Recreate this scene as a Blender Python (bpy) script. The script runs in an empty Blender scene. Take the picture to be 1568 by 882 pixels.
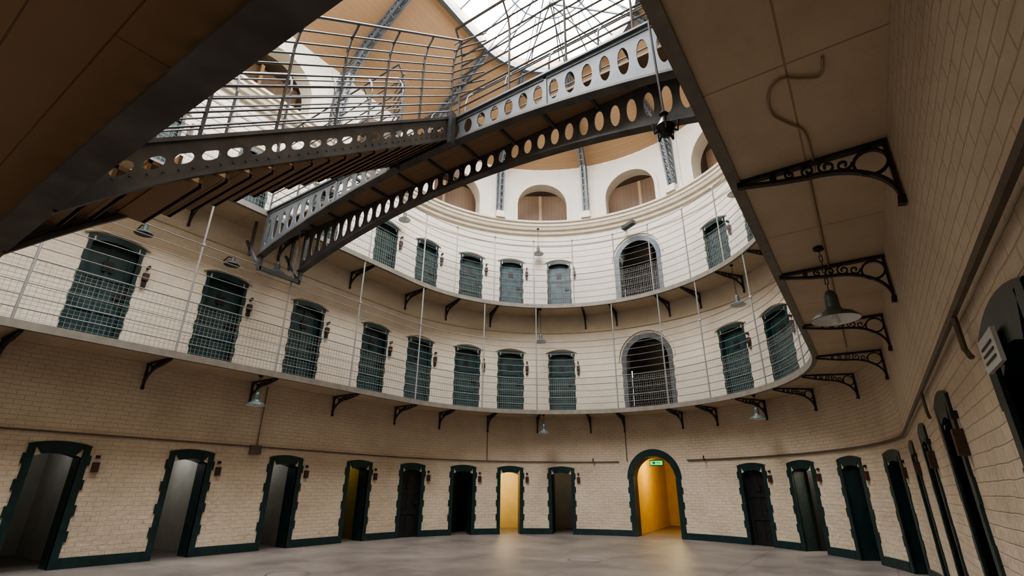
import bpy, math, random
from mathutils import Vector, Matrix
random.seed(3)
CAMZ=1.296
XA,RE,T0,RW=-5.546,5.07,10.167,6.10
RWO=6.234
Q=math.pi/2*RWO
SMAX=Q+T0+7.0
ZG1,ZG2=3.70,7.36
DE=-(RW-RE)
def P(s,d,z):
    if abs(s)<=Q:
        a=s/RWO
        return Vector((XA+(RW+d)*math.sin(a),T0+(RW+d)*math.cos(a),z))
    sg=1 if s>0 else -1
    return Vector((XA+sg*(RW+d),T0-(abs(s)-Q),z))
# ---------------------------------------------------------------- materials
def new_mat(name):
    m=bpy.data.materials.new(name); m.use_nodes=True
    nt=m.node_tree; b=nt.nodes.get('Principled BSDF')
    return m,nt,b
def N(nt,t,**k):
    n=nt.nodes.new(t)
    for a,v in k.items():
        try: setattr(n,a,v)
        except Exception: pass
    return n
def simple(name,col,rough=.6,metal=0.,var=.15,scale=6.,bump=0.):
    m,nt,b=new_mat(name)
    tc=N(nt,'ShaderNodeTexCoord')
    no=N(nt,'ShaderNodeTexNoise'); no.inputs['Scale'].default_value=scale; no.inputs['Detail'].default_value=5
    nt.links.new(tc.outputs['Object'],no.inputs['Vector'])
    cr=N(nt,'ShaderNodeValToRGB')
    cr.color_ramp.elements[0].position=.3; cr.color_ramp.elements[1].position=.7
    cr.color_ramp.elements[0].color=(*[c*(1-var) for c in col],1)
    cr.color_ramp.elements[1].color=(*[min(1,c*(1+var)) for c in col],1)
    nt.links.new(no.outputs['Fac'],cr.inputs['Fac']); nt.links.new(cr.outputs['Color'],b.inputs['Base Color'])
    b.inputs['Roughness'].default_value=rough; b.inputs['Metallic'].default_value=metal
    if bump>0:
        bp=N(nt,'ShaderNodeBump'); bp.inputs['Strength'].default_value=bump; bp.inputs['Distance'].default_value=.02
        nt.links.new(no.outputs['Fac'],bp.inputs['Height']); nt.links.new(bp.outputs['Normal'],b.inputs['Normal'])
    return m
def brickmat(name,c1,c2,mortar,bw=.24,rh=.08,ms=.008,bump=.5,rough=.6,stain=.25,squash=.5,grime=(.25,.18,.1),wob=.012,lump=.012):
    m,nt,b=new_mat(name)
    tc=N(nt,'ShaderNodeTexCoord')
    br=N(nt,'ShaderNodeTexBrick'); br.offset=squash
    br.inputs['Scale'].default_value=1; br.inputs['Brick Width'].default_value=bw; br.inputs['Row Height'].default_value=rh
    br.inputs['Mortar Size'].default_value=ms; br.inputs['Mortar Smooth'].default_value=.8
    br.inputs['Color1'].default_value=(*c1,1); br.inputs['Color2'].default_value=(*c2,1); br.inputs['Mortar'].default_value=(*mortar,1)
    nw=N(nt,'ShaderNodeTexNoise'); nw.inputs['Scale'].default_value=4
    nt.links.new(tc.outputs['UV'],nw.inputs['Vector'])
    mx=N(nt,'ShaderNodeMixRGB',blend_type='LINEAR_LIGHT'); mx.inputs['Fac'].default_value=wob
    nt.links.new(tc.outputs['UV'],mx.inputs['Color1']); nt.links.new(nw.outputs['Color'],mx.inputs['Color2'])
    nt.links.new(mx.outputs['Color'],br.inputs['Vector'])
    n2=N(nt,'ShaderNodeTexNoise'); n2.inputs['Scale'].default_value=.9; n2.inputs['Detail'].default_value=8; n2.inputs['Roughness'].default_value=.65
    nt.links.new(tc.outputs['UV'],n2.inputs['Vector'])
    cr=N(nt,'ShaderNodeValToRGB'); cr.color_ramp.elements[0].position=.42; cr.color_ramp.elements[1].position=.8
    cr.color_ramp.elements[0].color=(0,0,0,1); cr.color_ramp.elements[1].color=(stain,)*3+(1,)
    nt.links.new(n2.outputs['Fac'],cr.inputs['Fac'])
    mg=N(nt,'ShaderNodeMixRGB',blend_type='MIX'); mg.inputs['Color2'].default_value=(*grime,1)
    nt.links.new(cr.outputs['Color'],mg.inputs['Fac']); nt.links.new(br.outputs['Color'],mg.inputs['Color1'])
    nt.links.new(mg.outputs['Color'],b.inputs['Base Color'])
    b.inputs['Roughness'].default_value=rough
    if bump>0:
        n3=N(nt,'ShaderNodeTexNoise'); n3.inputs['Scale'].default_value=9; n3.inputs['Detail'].default_value=7
        nt.links.new(tc.outputs['UV'],n3.inputs['Vector'])
        ma=N(nt,'ShaderNodeMath',operation='MULTIPLY_ADD'); ma.inputs[1].default_value=-.3
        nt.links.new(br.outputs['Fac'],ma.inputs[0]); nt.links.new(n3.outputs['Fac'],ma.inputs[2])
        bp=N(nt,'ShaderNodeBump'); bp.inputs['Strength'].default_value=bump; bp.inputs['Distance'].default_value=lump
        nt.links.new(ma.outputs[0],bp.inputs['Height']); nt.links.new(bp.outputs['Normal'],b.inputs['Normal'])
    return m
M_WG=brickmat('painted_brick_ground_shaded',(.62,.525,.405),(.60,.505,.385),(.565,.47,.355),stain=.45,bump=.8,ms=.005,lump=.03,grime=(.24,.18,.115))  # same cream paint as above; lower-floor shade mixed into the colour
M_W1=brickmat('painted_brick_first_shaded',(.67,.59,.475),(.65,.57,.455),(.60,.52,.405),stain=.34,ms=.006,lump=.02,grime=(.26,.20,.13))  # cream paint again, tinted tan for the shade at this level
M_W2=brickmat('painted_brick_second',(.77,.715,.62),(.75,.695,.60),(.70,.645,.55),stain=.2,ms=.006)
M_WC=simple('plaster_clerestory',(.78,.73,.64),.7,var=.05,scale=2)
M_COR=simple('cornice_paint',(.66,.585,.475),.6,var=.08,scale=3)
M_ROOF=brickmat('ceiling_boards',(.50,.33,.195),(.475,.31,.18),(.36,.22,.12),bw=30,rh=.16,ms=.006,bump=.3,rough=.5,stain=.12,wob=0)
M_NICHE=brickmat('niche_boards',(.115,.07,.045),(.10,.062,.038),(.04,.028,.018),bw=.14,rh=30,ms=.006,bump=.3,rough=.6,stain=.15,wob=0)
M_SOF=brickmat('soffit_boards',(.31,.195,.11),(.29,.18,.10),(.14,.08,.04),bw=6,rh=.34,ms=.008,bump=.3,rough=.5,stain=.35,wob=0)
M_GAL=brickmat('gallery_soffit_panels',(.56,.455,.32),(.53,.43,.30),(.33,.25,.16),bw=1.15,rh=.516,ms=.010,bump=.5,rough=.5,stain=.5,squash=0.,wob=0)
M_TEAL=simple('dark_teal_paint',(.009,.030,.030),.35,var=.3,scale=8,bump=.15)
M_DOOR=simple('door_paint',(.014,.042,.042),.4,var=.3,scale=5)
M_DOORB=simple('door_paint_lit',(.045,.085,.10),.4,var=.3,scale=5)  # paler copy of the door paint, standing in for light on it
M_BLK=simple('black_iron',(.012,.012,.012),.45,var=.3,scale=10)
M_IRON=simple('painted_iron_grey',(.09,.095,.10),.42,.1,var=.25,scale=7)
M_IROND=simple('dirty_iron',(.10,.095,.088),.5,.1,var=.35,scale=3)
M_IRONL=simple('painted_iron_bluegrey',(.14,.165,.19),.45,.1,var=.2,scale=4)
M_RIM=simple('gallery_rim_paint',(.20,.18,.15),.5,var=.15,scale=6)
M_BRK=simple('bracket_iron',(.04,.032,.026),.45,.2,var=.3,scale=20)
M_WIRE=simple('rail_wire',(.30,.30,.29),.4,.3,var=.1)
M_ROOMD=simple('darkened_room_plaster',(.17,.145,.11),.8,var=.15,scale=3)  # cell plaster darkened so the arch rooms look unlit
m,nt,b=new_mat('floor_concrete'); M_FLOOR=m
tc=N(nt,'ShaderNodeTexCoord'); n1=N(nt,'ShaderNodeTexNoise'); n1.inputs['Scale'].default_value=.8; n1.inputs['Detail'].default_value=10; n1.inputs['Roughness'].default_value=.7
nt.links.new(tc.outputs['Object'],n1.inputs['Vector'])
cr=N(nt,'ShaderNodeValToRGB'); cr.color_ramp.elements[0].position=.3; cr.color_ramp.elements[1].position=.72
cr.color_ramp.elements[0].color=(.105,.090,.080,1); cr.color_ramp.elements[1].color=(.235,.205,.182,1)
nt.links.new(n1.outputs['Fac'],cr.inputs['Fac'])
br=N(nt,'ShaderNodeTexBrick'); br.offset=0; br.inputs['Scale'].default_value=1; br.inputs['Brick Width'].default_value=2.4; br.inputs['Row Height'].default_value=2.4
br.inputs['Mortar Size'].default_value=.012; br.inputs['Color1'].default_value=(1,1,1,1); br.inputs['Color2'].default_value=(.93,.93,.93,1); br.inputs['Mortar'].default_value=(.6,.6,.6,1)
nt.links.new(tc.outputs['Object'],br.inputs['Vector'])
mm=N(nt,'ShaderNodeMixRGB',blend_type='MULTIPLY'); mm.inputs['Fac'].default_value=1
nt.links.new(cr.outputs['Color'],mm.inputs['Color1']); nt.links.new(br.outputs['Color'],mm.inputs['Color2']); nt.links.new(mm.outputs['Color'],b.inputs['Base Color'])
r2=N(nt,'ShaderNodeMapRange'); r2.inputs['To Min'].default_value=.36; r2.inputs['To Max'].default_value=.62
nt.links.new(n1.outputs['Fac'],r2.inputs['Value']); nt.links.new(r2.outputs['Result'],b.inputs['Roughness'])
M_CELL=simple('cell_limewash',(.46,.43,.37),.8,var=.1,scale=3)
M_CELLY=simple('cell_yellow',(.62,.44,.13),.7,var=.08,scale=3)
M_CELLW=simple('cell_warm',(.62,.52,.30),.7,var=.08,scale=3)
M_CELLG=simple('cell_olive',(.30,.25,.08),.7,var=.1,scale=3)
M_SHADE=simple('lamp_enamel_green',(.10,.125,.12),.3,.2,var=.15,scale=10)
M_WHITE=simple('enamel_white',(.7,.7,.68),.4,var=.04)
M_SIGN=simple('sign_plate',(.50,.50,.48),.5,var=.05)
M_RUST=simple('lockbox_brown',(.05,.022,.014),.5,var=.3,scale=20)
M_PIPE=simple('painted_pipe',(.12,.095,.07),.45,var=.2)
def emis(name,col,st):
    m,nt,b=new_mat(name)
    b.inputs['Base Color'].default_value=(*col,1); b.inputs['Emission Color'].default_value=(*col,1); b.inputs['Emission Strength'].default_value=st
    return m
M_EXIT=emis('exit_sign_green',(.02,.6,.12),1.0)
M_WIN=emis('daylit_window_glass',(.95,.97,1),1.6)
# ---------------------------------------------------------------- mesh builder
class MB:
    def __init__(s): s.v=[];s.f=[];s.m=[];s.uv=[];s.mats=[]
    def mi(s,mat):
        if mat not in s.mats: s.mats.append(mat)
        return s.mats.index(mat)
    def face(s,pts,mat,uv=None):
        i=len(s.v); s.v+= [tuple(p) for p in pts]; s.f.append(tuple(range(i,i+len(pts)))); s.m.append(s.mi(mat))
        s.uv.append(uv if uv else [(0,0)]*len(pts))
    def hexa(s,c,mat):
        for q in ((0,3,2,1),(4,5,6,7),(0,1,5,4),(1,2,6,5),(2,3,7,6),(3,0,4,7)):
            pts=[c[k] for k in q]
            a=(Vector(pts[1])-Vector(pts[0])).length; b_=(Vector(pts[3])-Vector(pts[0])).length
            s.face(pts,mat,[(0,0),(a,0),(a,b_),(0,b_)])
    def bar(s,p,q,w,h,mat,up=(0,0,1)):
        p=Vector(p);q=Vector(q);d=(q-p)
        if d.length<1e-6:return
        d.normalize();up=Vector(up)
        sd=d.cross(up)
        if sd.length<1e-4: sd=d.cross(Vector((1,0,0)))
        sd.normalize();u=sd.cross(d).normalized()
        a=sd*w/2;b_=u*h/2
        s.hexa([p-a-b_,p+a-b_,q+a-b_,q-a-b_,p-a+b_,p+a+b_,q+a+b_,q-a+b_],mat)
    def poly(s,pts,w,h,mat,up=(0,0,1)):
        for i in range(len(pts)-1): s.bar(pts[i],pts[i+1],w,h,mat,up)
    def tube(s,pts,r,mat,n=5):
        pts=[Vector(p) for p in pts]; rings=[]
        prev=None
        for i,p in enumerate(pts):
            d=(pts[min(i+1,len(pts)-1)]-pts[max(i-1,0)]).normalized()
            ref=Vector((0,0,1)) if abs(d.z)<.9 else Vector((1,0,0))
            a=d.cross(ref).normalized()
            if prev is not None and a.dot(prev)<0: a=-a
            prev=a; b_=d.cross(a)
            rings.append([p+(a*math.cos(t*2*math.pi/n)+b_*math.sin(t*2*math.pi/n))*r for t in range(n)])
        base=len(s.v)
        for rg in rings: s.v+=[tuple(x) for x in rg]
        k=s.mi(mat)
        for i in range(len(rings)-1):
            for t in range(n):
                a0=base+i*n+t;a1=base+i*n+(t+1)%n
                s.f.append((a0,a1,a1+n,a0+n)); s.m.append(k); s.uv.append([(0,0)]*4)
        s.f.append(tuple(base+t for t in range(n))[::-1]);s.m.append(k);s.uv.append([(0,0)]*n)
        e=base+(len(rings)-1)*n
        s.f.append(tuple(e+t for t in range(n)));s.m.append(k);s.uv.append([(0,0)]*n)
    def lathe(s,c,prof,mat,n=20):
        c=Vector(c)
        for i in range(len(prof)-1):
            (r0,z0),(r1,z1)=prof[i],prof[i+1]
            for t in range(n):
                a=2*math.pi*t/n;b_=2*math.pi*(t+1)/n
                s.face([c+Vector((r0*math.cos(a),r0*math.sin(a),z0)),c+Vector((r0*math.cos(b_),r0*math.sin(b_),z0)),c+Vector((r1*math.cos(b_),r1*math.sin(b_),z1)),c+Vector((r1*math.cos(a),r1*math.sin(a),z1))],mat)
    def sweep(s,prof,ss,mat,closed=False):
        L=[0]
        for i in range(1,len(prof)): L.append(L[-1]+math.dist(prof[i],prof[i-1]))
        pr=list(prof)
        if closed: L.append(L[-1]+math.dist(prof[0],prof[-1])); pr.append(prof[0])
        for i in range(len(ss)-1):
            for j in range(len(pr)-1):
                s.face([P(ss[i],*pr[j]),P(ss[i+1],*pr[j]),P(ss[i+1],*pr[j+1]),P(ss[i],*pr[j+1])],mat,[(ss[i],L[j]),(ss[i+1],L[j]),(ss[i+1],L[j+1]),(ss[i],L[j+1])])
    def obj(s,name,smooth=False,parent=None):
        me=bpy.data.meshes.new(name); me.from_pydata(s.v,[],s.f)
        for m in s.mats: me.materials.append(m)
        ul=me.uv_layers.new(name='UVMap')
        for i,pl in enumerate(me.polygons):
            pl.material_index=s.m[i]; pl.use_smooth=smooth
            for j,li in enumerate(pl.loop_indices): ul.data[li].uv=s.uv[i][j]
        me.update()
        o=bpy.data.objects.new(name,me); bpy.context.scene.collection.objects.link(o)
        if parent: o.parent=parent
        return o
def srange(a,b,st=.35):
    n=max(1,int(math.ceil((b-a)/st))); return [a+(b-a)*i/n for i in range(n+1)]
# ---------------------------------------------------------------- openings
class Op:
    def __init__(s,c,w,z0,z1,rise,ow=None,oz=None,round_=False,depth=.4):
        s.c=c;s.w=w;s.z0=z0;s.z1=z1;s.rise=rise;s.ow=ow or w;s.oz=oz or z1;s.round=round_;s.depth=depth
    def head(s,x,w=None,z1=None,rise=None):
        w=w or s.w; z1=z1 or s.z1; rise=s.rise if rise is None else rise
        u=max(-1,min(1,(x-s.c)/(w/2)))
        k=math.sqrt(max(0,1-u*u)) if s.round else (1-u*u)
        return z1-rise+rise*k
    def samples(s,w=None):
        w=w or s.w; n=24 if s.round else 8
        if s.round: return [s.c-w/2*math.cos(math.pi*i/n) for i in range(n+1)]
        return [s.c-w/2+w*i/n for i in range(n+1)]
def build_wall(name,zb,zt,ops,mat,reveal_mat):
    mb=MB(); ops=sorted(ops,key=lambda o:o.c); cur=-SMAX
    def col(a,b,za0,za1,zb0,zb1):
        mb.face([P(a,0,za0),P(b,0,za1),P(b,0,zb1),P(a,0,zb0)],mat,[(a,za0),(b,za1),(b,zb1),(a,zb0)])
    for o in ops+[None]:
        e=o.c-o.w/2 if o else SMAX
        ss=srange(cur,e)
        for i in range(len(ss)-1): col(ss[i],ss[i+1],zb,zb,zt,zt)
        if o:
            sm=o.samples()
            for i in range(len(sm)-1):
                a,b=sm[i],sm[i+1]
                col(a,b,o.head(a),o.head(b),zt,zt)
                if o.z0>zb+.01:
                    col(a,b,zb,zb,o.z0,o.z0)
                    mb.face([P(a,0,o.z0),P(b,0,o.z0),P(b,o.depth,o.z0),P(a,o.depth,o.z0)],reveal_mat)
                mb.face([P(a,0,o.head(a)),P(b,0,o.head(b)),P(b,o.depth,o.head(b)),P(a,o.depth,o.head(a))],reveal_mat)
            for x in (o.c-o.w/2,o.c+o.w/2):
                h=o.head(x)
                if h>o.z0+.01: mb.face([P(x,0,o.z0),P(x,o.depth,o.z0),P(x,o.depth,h),P(x,0,h)],reveal_mat,[(0,o.z0),(o.depth,o.z0),(o.depth,h),(0,h)])
            cur=o.c+o.w/2
    return mb.obj(name)
def surround(mb,o,mat,d=-.02,teeth=.03):
    rise_o=o.rise if not o.round else o.rise+(o.ow-o.w)/2
    ho=o.oz-rise_o
    for sg in (-1,1):
        zz=o.z0;k=0
        while zz<ho-1e-3:
            z2=min(zz+(.24 if k%2 else .17),ho)
            xo=o.c+sg*(o.ow/2-(teeth if k%2 else 0)); xi=o.c+sg*o.w/2
            a,b=sorted((xi,xo))
            mb.face([P(a,d,zz),P(b,d,zz),P(b,d,z2),P(a,d,z2)],mat)
            mb.face([P(xo,d,zz),P(xo,.02,zz),P(xo,.02,z2),P(xo,d,z2)],mat)
            mb.face([P(xi,d,zz),P(xi,.05,zz),P(xi,.05,z2),P(xi,d,z2)],mat)
            zz=z2;k+=1
    sm=o.samples(o.ow)
    for i in range(len(sm)-1):
        a,b=sm[i],sm[i+1]
        def inner(x):
            if abs(x-o.c)>=o.w/2: return ho
            return o.head(x)
        oa,ob=o.head(a,o.ow,o.oz,rise_o),o.head(b,o.ow,o.oz,rise_o)
        ia,ib=min(inner(a),oa),min(inner(b),ob)
        if abs((a+b)/2-o.c)>o.w/2: ia=ib=ho
        mb.face([P(a,d,ia),P(b,d,ib),P(b,d,ob),P(a,d,oa)],mat)
        mb.face([P(a,d,oa),P(b,d,ob),P(b,.02,ob),P(a,.02,oa)],mat)
        mb.face([P(a,d,ia),P(b,d,ib),P(b,.03,ib),P(a,.03,ia)],mat)
def sbox(mb,s0,s1,d0,d1,z0,z1,mat):
    mb.hexa([P(s0,d0,z0),P(s1,d0,z0),P(s1,d1,z0),P(s0,d1,z0),P(s0,d0,z1),P(s1,d0,z1),P(s1,d1,z1),P(s0,d1,z1)],mat)
GL=[-25.6,-23.4,-21.2,-19.0,-16.82,-14.63,-12.47,-10.25,-8.34,-6.55,-4.93,-3.2]
GR=[3.0,4.6,6.3,8.15,10.1,12.5,14.8,17.3,19.5,21.6,23.6,25.6]
UL=[-25.6,-23.4,-21.2,-19.1,-16.97,-14.75,-12.54,-10.22,-8.42,-6.57,-4.95,-3.08]
UR=[3.07,4.76,6.57,8.42,10.22,12.54,14.75,16.97,19.1,21.2,23.4,25.6]
ops_g=[Op(c,.66,0,1.84,.07,.95,2.03) for c in GL+GR]
arch_g=Op(-.13,1.36,0,2.32,.68,1.76,2.53,True,depth=.5); ops_g.append(arch_g)
ops_1=[Op(c,.80,ZG1,5.82,.08,.98,5.95,depth=.28) for c in UL+UR]
arch_1=Op(0,1.5,ZG1,6.16,.75,1.84,6.36,True,depth=.5); ops_1.append(arch_1)
ops_2=[Op(c,.78,ZG2,9.40,.08,.94,9.52,depth=.28) for c in UL+UR]
arch_2=Op(0,1.45,ZG2,9.9,.72,1.8,10.1,True,depth=.5); ops_2.append(arch_2)
LUN=[.0+3.66*k-.04 for k in range(-7,8)]
ops_c=[Op(c,2.05,11.25,13.0,1.02,round_=True,depth=.45) for c in LUN if abs(c)+1.1<SMAX]
build_wall('wall_ground_floor',0,ZG1-.08,ops_g,M_WG,M_TEAL)
build_wall('wall_first_gallery',ZG1-.08,ZG2-.08,ops_1,M_W1,M_TEAL)
build_wall('wall_second_gallery',ZG2-.08,11.0,ops_2,M_W2,M_TEAL)
build_wall('wall_clerestory',11.0,13.78,ops_c,M_WC,M_WC)
mb=MB()
for o in ops_g: surround(mb,o,M_TEAL,teeth=.035)
mb.obj('trim_ground_door_surrounds')
mb=MB()
for o in ops_1: surround(mb,o,M_TEAL if not o.round else M_IRON,teeth=.02)
mb.obj('trim_first_gallery_door_surrounds')
mb=MB()
for o in ops_2: surround(mb,o,M_TEAL if not o.round else M_IRONL,teeth=.02)
mb.obj('trim_second_gallery_door_surrounds')
mb=MB()
for o in ops_1+ops_2:
    ww=o.ow+.16
    if o.round:
        pts=[P(o.c-ww/2*math.cos(math.pi*i/24),-.03,o.oz-o.rise-.17+ww/2*math.sin(math.pi*i/24)) for i in range(25)]
    else:
        pts=[P(o.c-ww/2+ww*i/8,-.03,o.oz-.08+.14*(1-((i-4)/4)**2)) for i in range(9)]
    mb.tube(pts,.025,M_W1 if o.z0<5 else M_W2,5)
mb.obj('trim_door_hood_mouldings')
mb=MB(); edges=[-SMAX]
for o in sorted(ops_g,key=lambda o:o.c):
    edges+= [o.c-o.ow/2,o.c+o.ow/2]
edges.append(SMAX)
for i in range(0,len(edges),2):
    ss=srange(edges[i],edges[i+1])
    mb.sweep([(0,.17),(-.025,.17),(-.025,0)],ss,M_TEAL)
mb.obj('baseboard_curved')
# ---------------------------------------------------------------- floor
mb=MB()
mb.face([(-18,-9,0),(8,-9,0),(8,26,0),(-18,26,0)],M_FLOOR)
mb.obj('floor')
mb=MB()
for (x,y) in ((-5.14,10.18),(-8.15,5.59),(-6.5,4.2)):
    mb.lathe((x,y,.002),[(0,.004),(.30,.004),(.31,.006),(.36,.006),(.37,0)],M_FLOOR,28)
    mb.lathe((x,y,.002),[(.31,.0065),(.34,.0065)],M_IRON,28)
mb.obj('manhole_covers')
# ---------------------------------------------------------------- cells behind ground doors
def room(mb,o,hw,d0,d1,zt,mat,z0=None,floor=None,back=None):
    z0=o.z0 if z0 is None else z0
    a,b=o.c-hw,o.c+hw
    mb.face([P(a,d1,z0),P(b,d1,z0),P(b,d1,zt),P(a,d1,zt)],back or mat)
    mb.face([P(a,d0,z0),P(a,d1,z0),P(a,d1,zt),P(a,d0,zt)],mat)
    mb.face([P(b,d0,z0),P(b,d1,z0),P(b,d1,zt),P(b,d0,zt)],mat)
    mb.face([P(a,d0,zt),P(b,d0,zt),P(b,d1,zt),P(a,d1,zt)],mat)
    mb.face([P(a,d0,z0+.004),P(b,d0,z0+.004),P(b,d1,z0+.004),P(a,d1,z0+.004)],floor or M_FLOOR)
    for (x0,x1) in ((a,o.c-o.w/2),(o.c+o.w/2,b)):
        mb.face([P(x0,d0,z0),P(x1,d0,z0),P(x1,d0,zt),P(x0,d0,zt)],mat)
    sm=o.samples()
    for i in range(len(sm)-1):
        mb.face([P(sm[i],d0,o.head(sm[i])),P(sm[i+1],d0,o.head(sm[i+1])),P(sm[i+1],d0,zt),P(sm[i],d0,zt)],mat)
def door_leaf(mb,pf,w,h,mat,th=.05,grid=False):
    def bx(u0,u1,v0,v1,t0,t1,mt):
        mb.hexa([pf(u0,v0,t0),pf(u1,v0,t0),pf(u1,v0,t1),pf(u0,v0,t1),pf(u0,v1,t0),pf(u1,v1,t0),pf(u1,v1,t1),pf(u0,v1,t1)],mt)
    bx(0,w,0,h,0,th,mat)
    for v in (0,h*.33,h*.64,h-.1): bx(0,w,v,v+.1,-.02,0,mat)
    for u in (0,w-.09,w/2-.035): bx(u,u+(.09 if u!=w/2-.035 else .07),0,h,-.022,0,mat)
    bx(w/2-.09,w/2+.09,h*.72,h*.82,-.035,-.02,M_BLK)
    bx(w-.17,w-.03,h*.48,h*.53,-.05,-.02,M_BLK)
cellmat={-4.93:M_CELLW,-10.25:M_CELLG,-3.2:M_CELL}
closed={-8.34,3.0}
def plight(name,loc,e,col,r=.12):
    l=bpy.data.lights.new(name,'POINT'); l.energy=e; l.color=col; l.shadow_soft_size=r
    o=bpy.data.objects.new(name,l); o.location=loc; bpy.context.scene.collection.objects.link(o); return o
for o in ops_g:
    if o.round: continue
    mb=MB(); room(mb,o,.62,o.depth,2.9,2.35,cellmat.get(o.c,M_CELL)); mb.obj('prison_cell')
    mb=MB()
    h=1.80
    if o.c in closed:
        door_leaf(mb,lambda u,v,t:P(o.c-.34+u,.14+t,v+.01),.68,h,M_BLK)
    else:
        door_leaf(mb,lambda u,v,t:P(o.c-.34+.02+t+.12*u,o.depth+.01+u,v+.01) ,.62,h,M_BLK)
    mb.obj('iron_cell_door')
plight('cell_lamp',P(-4.93,1.6,2.1),36,(1,.80,.46))
plight('cell_lamp',P(-10.25,1.6,2.1),5,(1,.85,.4))
plight('cell_lamp',P(-3.2,1.6,2.1),2.5,(1,.85,.65))
plight('cell_lamp',P(4.6,1.3,2.1),40,(1,.93,.78))
plight('cell_lamp',P(6.3,1.3,2.1),6,(.9,.95,1))
plight('cell_lamp',P(-16.82,1.6,2.1),2,(.9,.95,1))
plight('cell_lamp',P(-14.63,1.6,2.1),6,(.9,.95,1))
plight('cell_lamp',P(-12.47,1.6,2.1),3,(.9,.95,1))
for lst,zb in ((ops_1,ZG1),(ops_2,ZG2)):
    for o in lst:
        if o.round: continue
        mb=MB(); lit_door=(zb==ZG2 and o.c in (-3.08,-4.95))  # two upper doors get the lightened paint as if lit
        door_leaf(mb,lambda u,v,t:P(o.c-o.w/2+u,.16+t,zb+v),o.w,o.z1-zb+.02,M_DOORB if lit_door else M_DOOR,.08)
        mb.obj('gallery_cell_door')
mb=MB()
room(mb,arch_g,.75,.5,6.0,2.6,M_CELLY)
pts=[]
for i in range(13):
    a=math.pi*i/12; pts.append((2.4-.38*math.cos(a),1.45+.38*math.sin(a)))
mb.face([P(.615,d_,z_) for d_,z_ in [(2.02,.01)]+pts+[(2.78,.01)]],M_BLK)
mb.obj('arched_passage')
plight('passage_lamp',P(-.13,2.0,2.3),48,(1,.78,.34))
mb=MB(); sbox(mb,-.36,.02,.42,.46,2.07,2.2,M_EXIT); sbox(mb,-.38,.04,.44,.5,2.05,2.22,M_BLK)
sbox(mb,-.28,-.2,.412,.42,2.1,2.17,M_WHITE); sbox(mb,-.16,-.05,.412,.42,2.125,2.145,M_WHITE)
mb.obj('exit_sign')
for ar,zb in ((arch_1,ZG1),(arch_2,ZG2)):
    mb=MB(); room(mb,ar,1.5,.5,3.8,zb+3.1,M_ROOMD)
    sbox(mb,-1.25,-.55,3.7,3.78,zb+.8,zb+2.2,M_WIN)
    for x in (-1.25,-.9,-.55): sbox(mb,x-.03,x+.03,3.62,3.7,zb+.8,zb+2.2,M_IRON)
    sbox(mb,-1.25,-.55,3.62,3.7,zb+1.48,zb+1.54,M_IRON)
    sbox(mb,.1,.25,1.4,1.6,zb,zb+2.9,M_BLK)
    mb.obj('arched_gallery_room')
    mb=MB()
    for i in range(13):
        x=-.72+1.44*i/12; mb.tube([P(x,.1,zb),P(x,.1,zb+1.15)],.012,M_BLK,5)
    for z in (.1,.6,1.15): mb.poly([P(-.75,.1,zb+z),P(0,.1,zb+z),P(.75,.1,zb+z)],.02,.04,M_BLK)
    mb.obj('arch_gate')
    plight('room_lamp',P(.4,2.9,zb+2.6),9,(1,.92,.78))
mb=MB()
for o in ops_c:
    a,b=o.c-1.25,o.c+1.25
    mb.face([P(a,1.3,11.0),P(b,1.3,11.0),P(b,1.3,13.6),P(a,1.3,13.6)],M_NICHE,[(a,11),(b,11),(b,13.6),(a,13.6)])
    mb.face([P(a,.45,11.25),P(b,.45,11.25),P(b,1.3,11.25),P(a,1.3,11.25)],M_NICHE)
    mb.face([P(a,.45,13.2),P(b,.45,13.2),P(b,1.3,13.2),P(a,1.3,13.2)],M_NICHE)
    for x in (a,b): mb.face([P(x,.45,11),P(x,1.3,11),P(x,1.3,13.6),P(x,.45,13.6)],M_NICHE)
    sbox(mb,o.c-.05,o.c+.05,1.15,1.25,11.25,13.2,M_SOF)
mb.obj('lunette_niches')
mb=MB()
for o in ops_c:
    for i in range(24):
        a0,a1=math.pi*i/24,math.pi*(i+1)/24
        r0,r1=1.02,1.17
        f=lambda r,a,d:P(o.c-r*math.cos(a),d,11.98+r*math.sin(a))
        mb.face([f(r0,a0,-.06),f(r0,a1,-.06),f(r1,a1,-.06),f(r1,a0,-.06)],M_WC)
        mb.face([f(r1,a0,-.06),f(r1,a1,-.06),f(r1,a1,0),f(r1,a0,0)],M_WC)
        mb.face([f(r0,a0,-.06),f(r0,a1,-.06),f(r0,a1,.02),f(r0,a0,.02)],M_WC)
    for sg in (-1,1):
        x0,x1=sorted((o.c+sg*1.02,o.c+sg*1.17)); sbox(mb,x0,x1,-.06,.01,11.15,11.98,M_WC)
mb.obj('trim_lunette_archivolts')
SS=srange(-SMAX,SMAX,.35)
mb=MB()
mb.sweep([(.02,10.62),(-.1,10.66),(-.12,10.78),(-.2,10.80),(-.24,10.9),(-.28,10.93),(-.28,11.03),(-.34,11.06),(-.34,11.14),(.02,11.16)],SS,M_COR)
mb.obj('trim_cornice')
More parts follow.
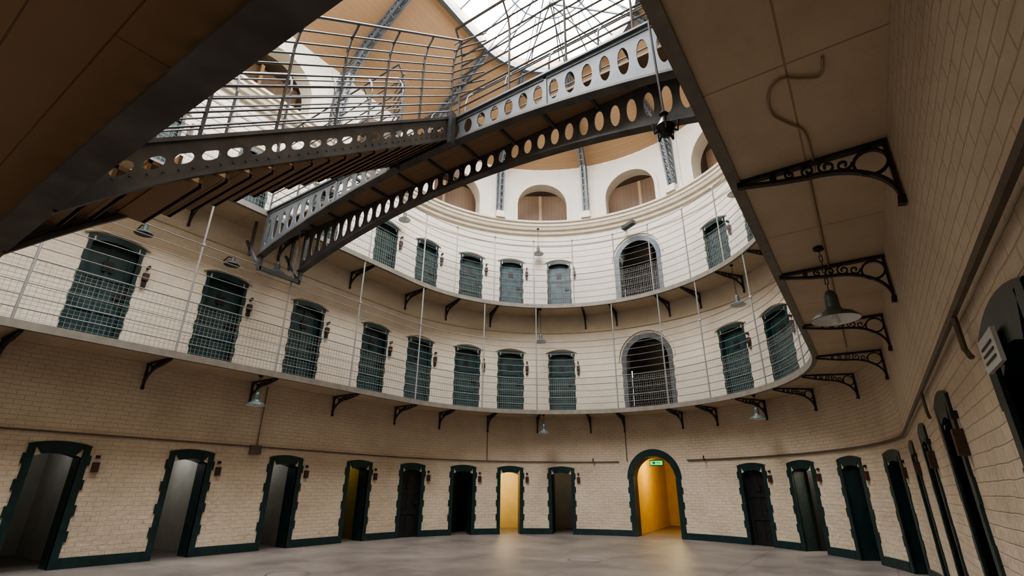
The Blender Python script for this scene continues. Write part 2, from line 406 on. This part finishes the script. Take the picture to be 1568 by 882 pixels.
# ---------------------------------------------------------------- galleries
for nm,z in (('gallery_walkway',ZG1),('gallery_walkway',ZG2)):
    mb=MB()
    mb.sweep([(0.02,z-.10),(DE,z-.10)],SS,M_GAL)
    mb.sweep([(0.02,z),(DE,z)],SS,M_IRON)
    mb.sweep([(DE-.015,z-.11),(DE-.015,z+.015),(DE+.01,z+.015),(DE+.01,z-.11),(DE+.07,z-.11),(DE+.07,z-.12),(DE-.015,z-.12)],SS,M_RIM,True)
    mb.obj(nm)
def bracket_mesh():
    mb=MB()
    W=.99; H=.46
    def pt(d,z): return Vector((-d,0,z))
    def pl(pts,w,h):
        for i in range(len(pts)-1):
            mb.bar(pt(*pts[i]),pt(*pts[i+1]),w,h,M_BRK,up=(0,1,0))
    pl([(0,-.015),(-W,-.015)],.025,.06)
    pl([(-.02,0),(-.02,-H)],.025,.045)
    c=[]
    for i in range(17):
        t=i/16; a=t*math.pi/2
        c.append((-.02-.50*(1-math.cos(a)), -H+(H-.125)*math.sin(a)))
    c+= [(-.7,-.10),(-.85,-.07),(-W,-.045)]
    pl(c,.026,.045)
    def circ(cx,cz,r,n=20,w=.017): pl([(cx+r*math.cos(2*math.pi*k/n),cz+r*math.sin(2*math.pi*k/n)) for k in range(n+1)],w,.03)
    circ(-.125,-.145,.10)
    def spiral(cx,cz,r0,a0,turns,sg=1):
        pts=[]
        for k in range(25):
            t=k/24; r=r0*(1-.8*t); a=a0+sg*turns*2*math.pi*t
            pts.append((cx+r*math.cos(a),cz+r*math.sin(a)))
        pl(pts,.013,.026)
    spiral(-.38,-.085,.062,math.pi*.5,1.4); spiral(-.50,-.075,.05,-math.pi*.5,1.3,-1); spiral(-.62,-.065,.038,math.pi*.5,1.2); spiral(-.73,-.055,.027,-math.pi/2,1.2,-1)
    spiral(-.28,-.105,.05,0,1.2,-1)
    pl([(-.02,-H),(-.03,-H-.06)],.045,.05)
    return mb
bmesh_o=bracket_mesh().obj('gallery_bracket'); bme=bmesh_o.data; first=True
BR=[-25.5,-23.3,-21.9,-20.2,-18.05,-15.87,-13.67,-11.38,-9.16,-7.49,-5.75,-3.99,-2.14,-.98,.98,2.14,3.80,5.55,7.3,9.4,11.65,13.9,16.12,18.3,20.5,22.7,24.9]
for z in (ZG1,ZG2):
    for s_ in BR:
        if first: o=bmesh_o; first=False
        else:
            o=bpy.data.objects.new('gallery_bracket',bme); bpy.context.scene.collection.objects.link(o)
        p0=P(s_,0,z-.10); q=P(s_,-1,z-.10)-p0
        ang=math.atan2(q.y,q.x); o.location=p0; o.rotation_euler=(0,0,ang)
def gallery_rail(z,h,posts,ph,nw,s0,s1,name):
    mb=MB()
    d=DE+.02
    ss=srange(s0,s1,.4)
    for i in range(1,nw+1):
        zz=z+h*i/nw
        mb.tube([P(s,d,zz) for s in ss],.012 if i in (nw,nw//2) else .0085,M_WIRE,4)
    for s in posts:
        mb.tube([P(s,d,z-.1),P(s,d,z+ph)],.021,M_WIRE,6)
        mb.bar(P(s,d,z+h-.02),P(s,d+.0,z+h+.03),.06,.06,M_WIRE)
    sm=srange(s0,s1,.08)
    for s in sm: mb.bar(P(s,d+.012,z+.03),P(s,d+.012,z+1.05),.0045,.0045,M_WIRE)
    for k in range(14):
        zz=z+.05+1.0*k/13
        pts=[P(s,d+.012,zz) for s in ss]
        for i in range(len(pts)-1): mb.bar(pts[i],pts[i+1],.0045,.0045,M_WIRE)
    return mb.obj(name)
k=RWO/RE
def es(v):
    if abs(v)<=math.pi/2*RE: return v*k
    return math.copysign(Q+abs(v)-math.pi/2*RE,v)
p1=[es(v) for v in (-25,-22.8,-20.7,-18.5,-16.39,-14.02,-11.95,-9.89,-7.54,-5.17,-3.34,-.72,.9,2.28,4.31,6.3,8.2,10.3,12.5,14.7,16.9,19.1)]
p2=[es(v) for v in (-25,-22.8,-20.7,-18.5,-16.39,-14.10,-11.95,-9.79,-7.64,-6.33,-4.85,-3.40,-1.99,-.5,.8,2.16,3.5,4.99,6.5,8.2,10.3,12.5,14.7,16.9,19.1)]
gallery_rail(ZG1,2.3,p1,ZG2-ZG1-.1,11,-SMAX+.1,SMAX-4,'gallery_railing')
gallery_rail(ZG2,2.5,p2,2.55,11,-SMAX+.1,SMAX-4,'gallery_railing')
# ---------------------------------------------------------------- holed plate girder
def holed(mb,top,bot,u0,u1,n,th,nrm,mat,hx=.6,hy=.55):
    nrm=Vector(nrm)*th/2
    K=16
    for i in range(n):
        ua,ub=u0+(u1-u0)*i/n,u0+(u1-u0)*(i+1)/n
        def q(x,y,w):
            u=ua+(ub-ua)*x; return Vector(bot(u)).lerp(Vector(top(u)),y)+nrm*w
        H=[];Rr=[]
        for t in range(K):
            a=2*math.pi*t/K; c,s_=math.cos(a),math.sin(a); mx=max(abs(c),abs(s_))
            H.append((.5+.5*hx*c,.5+.5*hy*s_)); Rr.append((.5+.5*c/mx,.5+.5*s_/mx))
        for t in range(K):
            t2=(t+1)%K
            for w in (-1,1): mb.face([q(*Rr[t],w),q(*Rr[t2],w),q(*H[t2],w),q(*H[t],w)],mat)
            mb.face([q(*H[t],-1),q(*H[t2],-1),q(*H[t2],1),q(*H[t],1)],mat)
def flange(mb,fn,u0,u1,n,w,h,mat,off=(0,0,0)):
    off=Vector(off)
    pts=[Vector(fn(u0+(u1-u0)*i/n))+off for i in range(n+1)]
    for i in range(n): mb.bar(pts[i],pts[i+1],w,h,mat)
XL,XR=XA-RE,XA+RE
def deckbox(mb,x0,x1,y0,y1,z0,z1,mat):
    c=[(x0,y0,z0),(x1,y0,z0),(x1,y1,z0),(x0,y1,z0),(x0,y0,z1),(x1,y0,z1),(x1,y1,z1),(x0,y1,z1)]
    c=[Vector(v) for v in c]
    for q in ((0,3,2,1),(4,5,6,7),(0,1,5,4),(1,2,6,5),(2,3,7,6),(3,0,4,7)):
        pts=[c[k] for k in q]; mb.face(pts,mat,[(p.x,p.y+p.z) for p in pts])
Y0,Y1=5.30,6.33
b2=MB()
for y,mt in ((Y0,M_IRONL),(Y1,M_IROND)):
    top=lambda u:(u,y,ZG2)
    bot=lambda u:(u,y,ZG2-.47-.027*(u-XA)**2)
    holed(b2,top,bot,XL,XR,36,.02,(0,1,0),mt,.60,.58)
    flange(b2,top,XL,XR,1,.14,.035,mt)
    flange(b2,bot,XL,XR,24,.16,.04,M_IROND)
    flange(b2,lambda u:(u,y,ZG2-.05),XL,XR,1,.05,.05,mt)
    flange(b2,lambda u:(u,y,ZG2-.47-.027*(u-XA)**2+.05),XL,XR,24,.05,.05,mt)
    for i in range(0,37,9):
        u=XL+(XR-XL)*i/36; b2.bar(bot(u),top(u),.05,.05,mt)
deckbox(b2,XL,XR,Y0+.40,Y1-.02,ZG2-.06,ZG2-.01,M_SOF)
deckbox(b2,XA-1.3,XA+1.0,Y0+.02,Y0+.40,ZG2-.06,ZG2-.01,M_SOF)
for i in range(12):
    x=XL+(XR-XL)*(i+.5)/12; b2.bar((x,Y0,ZG2-.09),(x,Y1,ZG2-.09),.05,.05,M_IROND)
for y in (Y0,Y1):
    b2.bar((XL+.05,y,ZG2-.1),(XL+.05,y,ZG2-1.5),.08,.08,M_IRON)
    b2.bar((XL-.5,y,ZG2-.1),(XL-.5,y,ZG2-1.0),.06,.06,M_IRON)
    b2.bar((XL-.75,y,ZG2-.55),(XL+.05,y,ZG2-1.45),.06,.06,M_IRON)
b2.bar((XL+.05,Y0,ZG2-1.45),(XL+.05,Y1,ZG2-1.45),.08,.08,M_IRON)
b2.obj('upper_iron_footbridge')
def cage(mb,path,h,n,post_step,r=.014,out=(0,0,0),mat=None):
    mat=mat or M_IRON
    path=[Vector(p) for p in path]; out=Vector(out)
    def off(v):
        k=max(0,(v-.75)/.25)
        return Vector((0,0,h*v))+out*(.22*k*k)
    for i in range(1,n+1):
        mb.tube([p+off(i/n) for p in path],r if i<n else r*1.5,mat,5)
    for i in range(len(path)-1):
        seg=(path[i+1]-path[i]); ln=seg.length; c=max(1,int(round(ln/post_step)))
        for j in range(c+(1 if i==len(path)-2 else 0)):
            b=path[i]+seg*(j/c)
            mb.tube([b+off(v/8) for v in range(9)],.02,mat,6)
mb=MB()
cage(mb,[(XA+.75,Y0,ZG2),(XR,Y0,ZG2)],1.95,8,1.0,r=.017,out=(0,-1,0),mat=M_IROND)
cage(mb,[(XA-.75,Y0,ZG2),(XL,Y0,ZG2)],1.95,8,1.0,out=(0,-1,0))
cage(mb,[(XL,Y1,ZG2),(XR,Y1,ZG2)],1.95,8,1.0,out=(0,1,0))
mb.obj('footbridge_railing')
y0b,y1b=-.62,.76
mb=MB()
for y in (y0b,y1b):
    zt=ZG1
    top=lambda u:(u,y,zt)
    bot=lambda u:(u,y,zt-.40-.008*(u-XA)**2)
    holed(mb,top,bot,XL,XR,36,.02,(0,1,0),M_IROND,.62,.6)
    flange(mb,top,XL,XR,1,.16,.035,M_IROND)
    flange(mb,bot,XL,XR,24,.20,.03,M_IROND,(0,-.05 if y>0 else .05,0))
    flange(mb,lambda u:(u,y,zt-.35-.008*(u-XA)**2),XL,XR,24,.05,.07,M_IROND)
deckbox(mb,XL,XR,y0b,y1b,ZG1-.07,ZG1-.01,M_SOF)
mb.obj('lower_iron_footbridge')
mb=MB()
cage(mb,[(XA+.75,y1b,ZG1),(XR,y1b,ZG1)],1.9,9,1.1,out=(0,1,0))
cage(mb,[(XA-.75,y1b,ZG1),(XL,y1b,ZG1)],1.9,9,1.1,out=(0,1,0))
mb.obj('footbridge_railing')
xs=(XA-.66,XA+.66)
ys0,ys1=.78,5.28
ztopf=lambda t:4.056+.785*(t-1.03)
mb=MB()
for x in xs:
    top=lambda u:(x,u,ztopf(u)+.02)
    bot=lambda u:(x,u,ztopf(u)-.42-(.16*max(0,(1.9-u)/1.1)**2 if u<1.9 else 0))
    holed(mb,top,bot,ys0,ys1,21,.02,(1,0,0),M_IROND,.74,.32)
    flange(mb,top,ys0,ys1,1,.09,.04,M_IROND)
    flange(mb,bot,ys0,ys1,16,.09,.04,M_IROND)
    mb.bar((x,ys1-.12,ZG2-.62),(x,ys1-.12,ZG2+.04),.12,.22,M_IRON)
    for i in range(40):
        u=ys0+(ys1-ys0)*(i+.5)/40; zz=ztopf(u)-.34
        mb.bar((x-.02,u,zz),(x+.02,u,zz),.02,.02,M_IROND)
n=19
for i in range(n+1):
    z=ZG1+(ZG2-ZG1)*(i)/(n+1)+.08; y=ys0+.06+(ys1-ys0-.1)*i/(n+1)
    run=(ys1-ys0)/(n+1)
    dz=-.30 if i>2 else -.10
    deckbox(mb,xs[0]+.02,xs[1]-.02,y-.02,y+run+.03,z+dz,z+dz+.04,M_SOF)
    deckbox(mb,xs[0]+.02,xs[1]-.02,y+run-.01,y+run+.02,z+dz,z+dz+.22,M_SOF)
mb.obj('iron_staircase')
mb=MB()
for x,ox in ((xs[0],-1),(xs[1],1)):
    path=[(x,ys0+.1,ztopf(ys0+.1)),(x,ys1-.1,ztopf(ys1-.1))]
    cage(mb,path,1.75,10,.85,out=(ox*.8,0,0))
    for k in range(3,11):
        hh=1.9*k/10; zz0=ztopf(ys1-.1)+hh*.92; sg=ox
        pts=[]
        for q in range(9):
            a=q/8*math.pi/2
            pts.append((x+sg*.55*(1-math.cos(a)),ys1-.1-.25*math.cos(a)+.25,zz0+(ZG2+hh-zz0)*q/8))
        mb.tube([(x,ys1-.1,zz0)]+pts[1:],.014,M_IRON,5)
mb.obj('staircase_railing')
# ---------------------------------------------------------------- roof
RS=2.75; ZS=15.8; DS=-(RW-RS); ZR=17.0
mb=MB()
for i in range(len(SS)-1):
    a,b=SS[i],SS[i+1]
    for j in range(6):
        t0,t1=j/6,(j+1)/6
        f=lambda s,t:P(s,DS*t,13.74+(ZS-13.74)*t)
        Ls=math.hypot(DS,ZS-13.74)
        mb.face([f(a,t0),f(b,t0),f(b,t1),f(a,t1)],M_ROOF,[(a,Ls*t0),(b,Ls*t0),(b,Ls*t1),(a,Ls*t1)])
mb.sweep([(DS,ZS-.02),(DS,ZS+.5)],SS,M_ROOF)
mb.obj('ceiling')
mb=MB()
mb.sweep([(DS-.06,ZS-.12),(DS-.06,ZS+.12),(DS+.06,ZS+.12),(DS+.06,ZS-.12)],SS,M_IRONL,True)
hub=Vector((XA,T0,ZR+.4))
for i in range(9):
    s_=-Q+2*Q*i/8; e=P(s_,DS,ZS+.45); mb.bar(e,hub,.045,.08,M_IRONL)
for fr in (.5,):
    pts=[P(-Q+2*Q*i/8,DS,ZS+.45).lerp(hub,fr) for i in range(9)]; mb.poly(pts,.04,.05,M_IRONL)
yy=T0
while yy>-7:
    for sg in (-1,1): mb.bar((XA+sg*RS,yy,ZS+.45),(XA,yy,ZR+.4),.04,.07,M_IRONL)
    yy-=1.22
mb.bar((XA,T0,ZR+.4),(XA,-7,ZR+.4),.08,.12,M_IRONL)
for fr in (.5,):
    for sg in (-1,1): mb.bar((XA+sg*RS*(1-fr),T0,ZS+.45+(ZR-ZS-.05)*fr),(XA+sg*RS*(1-fr),-7,ZS+.45+(ZR-ZS-.05)*fr),.04,.05,M_IRONL)
mb.obj('skylight_frame')
mb=MB()
PIL=[-1.86+3.66*k for k in range(-6,8)]
rib_s=[s for s in PIL if abs(s)<SMAX-.5]
hub2=Vector((XA,T0,ZS+.05))
for s_ in rib_s:
    o_=[(-.10,11.45),(-.14,13.50),(DS*.33,13.74+.33*(ZS-13.74)-.06),(DS*.66,13.74+.66*(ZS-13.74)-.06),(DS,ZS-.06)]
    i_=[(-.30,11.45),(-.60,13.38),(DS*.36,13.74+.36*(ZS-13.74)-.38),(DS*.67,13.74+.67*(ZS-13.74)-.32),(DS,ZS-.26)]
    for ds in (-.09,.09):
        po=[P(s_+ds,*v) for v in o_]; pi_=[P(s_+ds,*v) for v in i_]
        for pp in (po,pi_): mb.poly(pp,.06,.06,M_IRONL)
        for a in range(4):
            nseg=7 if a==0 else 4
            for t in range(nseg):
                A=po[a].lerp(po[a+1],t/nseg);B=pi_[a].lerp(pi_[a+1],(t+1)/nseg); C=pi_[a].lerp(pi_[a+1],t/nseg)
                mb.bar(A,B,.03,.03,M_IRONL); mb.bar(A,C,.03,.03,M_IRONL)
    for a in range(4):
        for t in range(7 if a==0 else 4):
            fr=t/(7 if a==0 else 4)
            A=P(s_-.09,*i_[a]).lerp(P(s_-.09,*i_[a+1]),fr); B=P(s_+.09,*i_[a]).lerp(P(s_+.09,*i_[a+1]),fr)
            mb.bar(A,B,.03,.03,M_IRONL)
    if abs(s_)<Q:
        e=P(s_,DS,ZS-.15); mb.bar(e,hub2,.04,.07,M_IRONL)
        mb.bar(e.lerp(hub2,.5),P(s_,DS,ZS+.45).lerp(hub,.5),.03,.03,M_IRONL); mb.bar(e,P(s_,DS,ZS+.45).lerp(hub,.5),.03,.03,M_IRONL)
    elif s_<0:
        y=T0-(abs(s_)-Q); mb.bar((XA-RS,y,ZS-.15),(XA+RS,y,ZS-.15),.05,.08,M_IRONL)
        for q in range(6):
            xa_,xb_=XA-RS+RS*2*q/6,XA-RS+RS*2*(q+1)/6
            zz=lambda x:ZS+.45+(ZR-ZS-.05)*(1-abs(x-XA)/RS)
            mb.bar((xa_,y,ZS-.15),(xb_,y,zz(xb_)) if q<3 else (xa_,y,zz(xa_)),.03,.04,M_IRONL)
            mb.bar((xb_,y,ZS-.15),(xb_,y,zz(xb_)),.03,.04,M_IRONL)
mb.bar(hub2,hub,.08,.08,M_IRONL)
mb.obj('roof_trusses')
mb=MB()
for s_ in rib_s:
    sbox(mb,s_-.2,s_+.2,-.42,.0,11.14,11.3,M_WC); sbox(mb,s_-.16,s_+.16,-.34,.0,11.3,11.46,M_WC)
    sbox(mb,s_-.3,s_+.3,-.05,0,11.14,13.7,M_WC)
mb.obj('trim_rib_corbels')
mb=MB()
yb=-7
mb.face([(XA-RW,yb,0),(XA+RW,yb,0),(XA+RW,yb,17.8),(XA-RW,yb,17.8)],M_W1,[(0,0),(12.2,0),(12.2,17.8),(0,17.8)])
mb.obj('wall_back')
# ---------------------------------------------------------------- lamps
def pendant(x,y,z,top,r=.2):
    mb=MB()
    c=(x,y,z)
    mb.lathe(c,[(r,-.005),(r*1.02,0),(r*.8,.05),(r*.42,.085),(r*.30,.12),(r*.28,.24),(r*.2,.28),(.02,.30)],M_SHADE,24)
    mb.lathe(c,[(r*.98,-.003),(r*.76,.04),(r*.36,.07),(0,.075)],M_WHITE,24)
    mb.lathe(c,[(0,-.05),(.03,-.03),(.035,0),(.02,.06)],M_WHITE,10)
    zz=z+.30; k=0
    while zz<top-.02:
        z2=min(zz+.07,top)
        dx=.012 if k%2 else 0; dy=0 if k%2 else .012
        mb.tube([(x-dx,y-dy,zz),(x-dx,y-dy,z2)],.004,M_BLK,4); mb.tube([(x+dx,y+dy,zz),(x+dx,y+dy,z2)],.004,M_BLK,4)
        zz=z2-.008;k+=1
        if z2>=top: break
    mb.lathe((x,y,top-.04),[(.05,.04),(.05,.01),(.02,0)],M_BLK,10)
    return mb.obj('pendant_lamp',False)
pendant(0.0,5.5,2.83,ZG1-.1,.21)
for (a,zz,tt) in ((-13.98,2.95,3.6),(-3.83,3.0,3.6),(4.4,3.0,3.6),(-14.1,6.02,7.26),(-3.9,6.05,7.26),(4.4,6.05,7.26),(-3.9,9.7,10.8),(4.4,9.7,10.8),(-9.8,9.7,10.8)):
    p=P(a,-.85 if zz<9 else -.30,zz); pendant(p.x,p.y,p.z,tt,.2)
mb=MB()
for s_ in (-16.75,-14.95):
    p=P(s_,-.45,6.02); mb.lathe(p,[(.17,0),(.13,.05),(.05,.09),(.04,.2)],M_SHADE,18); mb.tube([p+Vector((0,0,.18)),P(s_,-.2,6.3),P(s_,0,6.25)],.015,M_BLK,6)
mb.obj('wall_bracket_lamps')
mb=MB()
c=Vector((-.62,2.55,3.35))
mb.lathe(c,[(.0,-.07),(.03,-.06),(.06,0),(.035,.04),(.015,.08)],M_BLK,12)
mb.lathe(c+Vector((0,0,.1)),[(.0,-.03),(.03,0),(.0,.03)],M_BLK,8)
for k in range(5):
    a=k*math.pi/2.5; mb.tube([c,c+Vector((.07*math.cos(a),.07*math.sin(a),-.05)),c+Vector((.08*math.cos(a),.08*math.sin(a),.02))],.008,M_BLK,5)
mb.tube([c+Vector((0,0,.1)),c+Vector((-.02,0,.9))],.008,M_BLK,5)
mb.obj('hanging_pulley')
mb=MB(); c=P(-.35,-.35,10.35)
mb.bar(c,c+Vector((.5,-.2,.05)),.2,.14,M_IRON); mb.bar(c,P(-.35,0,10.5),.05,.05,M_IRON); mb.obj('security_camera')
mb=MB()
for o in ops_g:
    if o.round: continue
    s_=o.c+.57; sbox(mb,s_-.05,s_+.05,-.06,0,1.53,1.70,M_RUST); sbox(mb,s_-.03,s_+.03,-.04,0,1.77,1.82,M_BLK)
for lst,zb in ((ops_1,ZG1),(ops_2,ZG2)):
    for o in lst:
        if o.round: continue
        s_=o.c+.60; sbox(mb,s_-.05,s_+.05,-.09,0,zb+1.52,zb+1.68,M_RUST); sbox(mb,s_-.02,s_+.02,-.12,0,zb+1.78,zb+1.84,M_BLK)
        sbox(mb,s_-.035,s_+.035,-.07,0,zb+1.38,zb+1.50,M_BLK)
mb.obj('cell_lock_boxes')
mb=MB()
mb.tube([P(s,-.035,2.17) for s in srange(-22,-1.25,.4)],.017,M_PIPE,6)
mb.tube([P(s,-.035,2.17) for s in srange(1.0,9.2,.4)]+[P(s,-.04,2.17) for s in srange(9.4,22,.4)],.022,M_PIPE,6)
for s in (-5.75,-.98,-13.3): mb.tube([P(s,-.03,2.17),P(s,-.03,3.55)],.012,M_PIPE,6)
sbox(mb,-13.45,-13.2,-.08,0,2.0,2.2,M_PIPE)
for s in (-2.1,1.6): mb.tube([P(s,-.03,2.17),P(s,-.14,2.17),P(s,-.14,2.27)],.02,M_BLK,6)
for s in (14.0,16.6): mb.tube([P(s,-.04,2.17),P(s,-.04,1.98),P(s+.1,-.04,1.92)],.015,M_PIPE,6)
mb.tube([P(s,-.03,6.62) for s in srange(-22,9,.4)],.014,M_W1,5)
mb.tube([P(s,-.03,10.2) for s in srange(-22,9,.4)],.014,M_W2,5)
mb.obj('wall_conduits')
mb=MB()
ctl=[(.24,2.75),(.22,2.9),(.12,2.86),(.02,2.80),(-.06,2.9),(-.07,3.1),(.0,3.25),(.08,3.4),(.1,3.7),(.1,4.0)]
pts=[]
for i in range(len(ctl)-1):
    p0=Vector(ctl[max(i-1,0)]);p1_=Vector(ctl[i]);p2_=Vector(ctl[i+1]);p3=Vector(ctl[min(i+2,len(ctl)-1)])
    for q in range(6):
        t=q/6; v=.5*((2*p1_)+(p2_-p0)*t+(2*p0-5*p1_+4*p2_-p3)*t*t+(-p0+3*p1_-3*p2_+p3)*t**3); pts.append((v.x,v.y,ZG1-.115))
mb.tube(pts,.008,M_GAL,5)
mb.tube([(.05,y,ZG1-.115) for y in (4,7,10)],.012,M_GAL,5)
mb.obj('soffit_cable')
mb=MB(); sbox(mb,16.98,17.3,-.05,-.035,1.78,1.92,M_SIGN)
for k in range(3): sbox(mb,17.03,17.25,-.053,-.05,1.81+.03*k,1.82+.03*k,M_BLK)
mb.obj('wall_sign')
# ---------------------------------------------------------------- light
w=bpy.data.worlds.new('overcast_sky'); bpy.context.scene.world=w; w.use_nodes=True
bg=w.node_tree.nodes['Background']; bg.inputs['Color'].default_value=(.985,.985,1,1); bg.inputs['Strength'].default_value=10
def portal(loc,rot,sx,sy):
    l=bpy.data.lights.new('sky_portal','AREA'); l.shape='RECTANGLE'; l.size=sx; l.size_y=sy
    l.cycles.is_portal=True
    o=bpy.data.objects.new('sky_portal',l); o.location=loc; o.rotation_euler=rot; bpy.context.scene.collection.objects.link(o)
portal((XA,3.0,ZS+.3),(0,0,0),5.6,20.5)
# ---------------------------------------------------------------- camera
cam=bpy.data.cameras.new('camera'); co=bpy.data.objects.new('camera',cam); bpy.context.scene.collection.objects.link(co)
cam.sensor_width=36; cam.lens=36*765.9455/1568; cam.clip_start=.02; cam.clip_end=200
pit,yaw,roll=.3835,.5991,.0083
Rv=Vector((math.cos(yaw),math.sin(yaw),0)); Fv=Vector((-math.sin(yaw)*math.cos(pit),math.cos(yaw)*math.cos(pit),math.sin(pit)))
Uv=Rv.cross(Fv)
r_=Rv*math.cos(roll)+Uv*math.sin(roll); u_=-Rv*math.sin(roll)+Uv*math.cos(roll)
M=Matrix(((r_.x,u_.x,-Fv.x,0),(r_.y,u_.y,-Fv.y,0),(r_.z,u_.z,-Fv.z,CAMZ),(0,0,0,1)))
co.matrix_world=M
bpy.context.scene.camera=co
vs=bpy.context.scene.view_settings
vs.view_transform='AgX'; vs.look='AgX - Medium High Contrast'; vs.exposure=.95
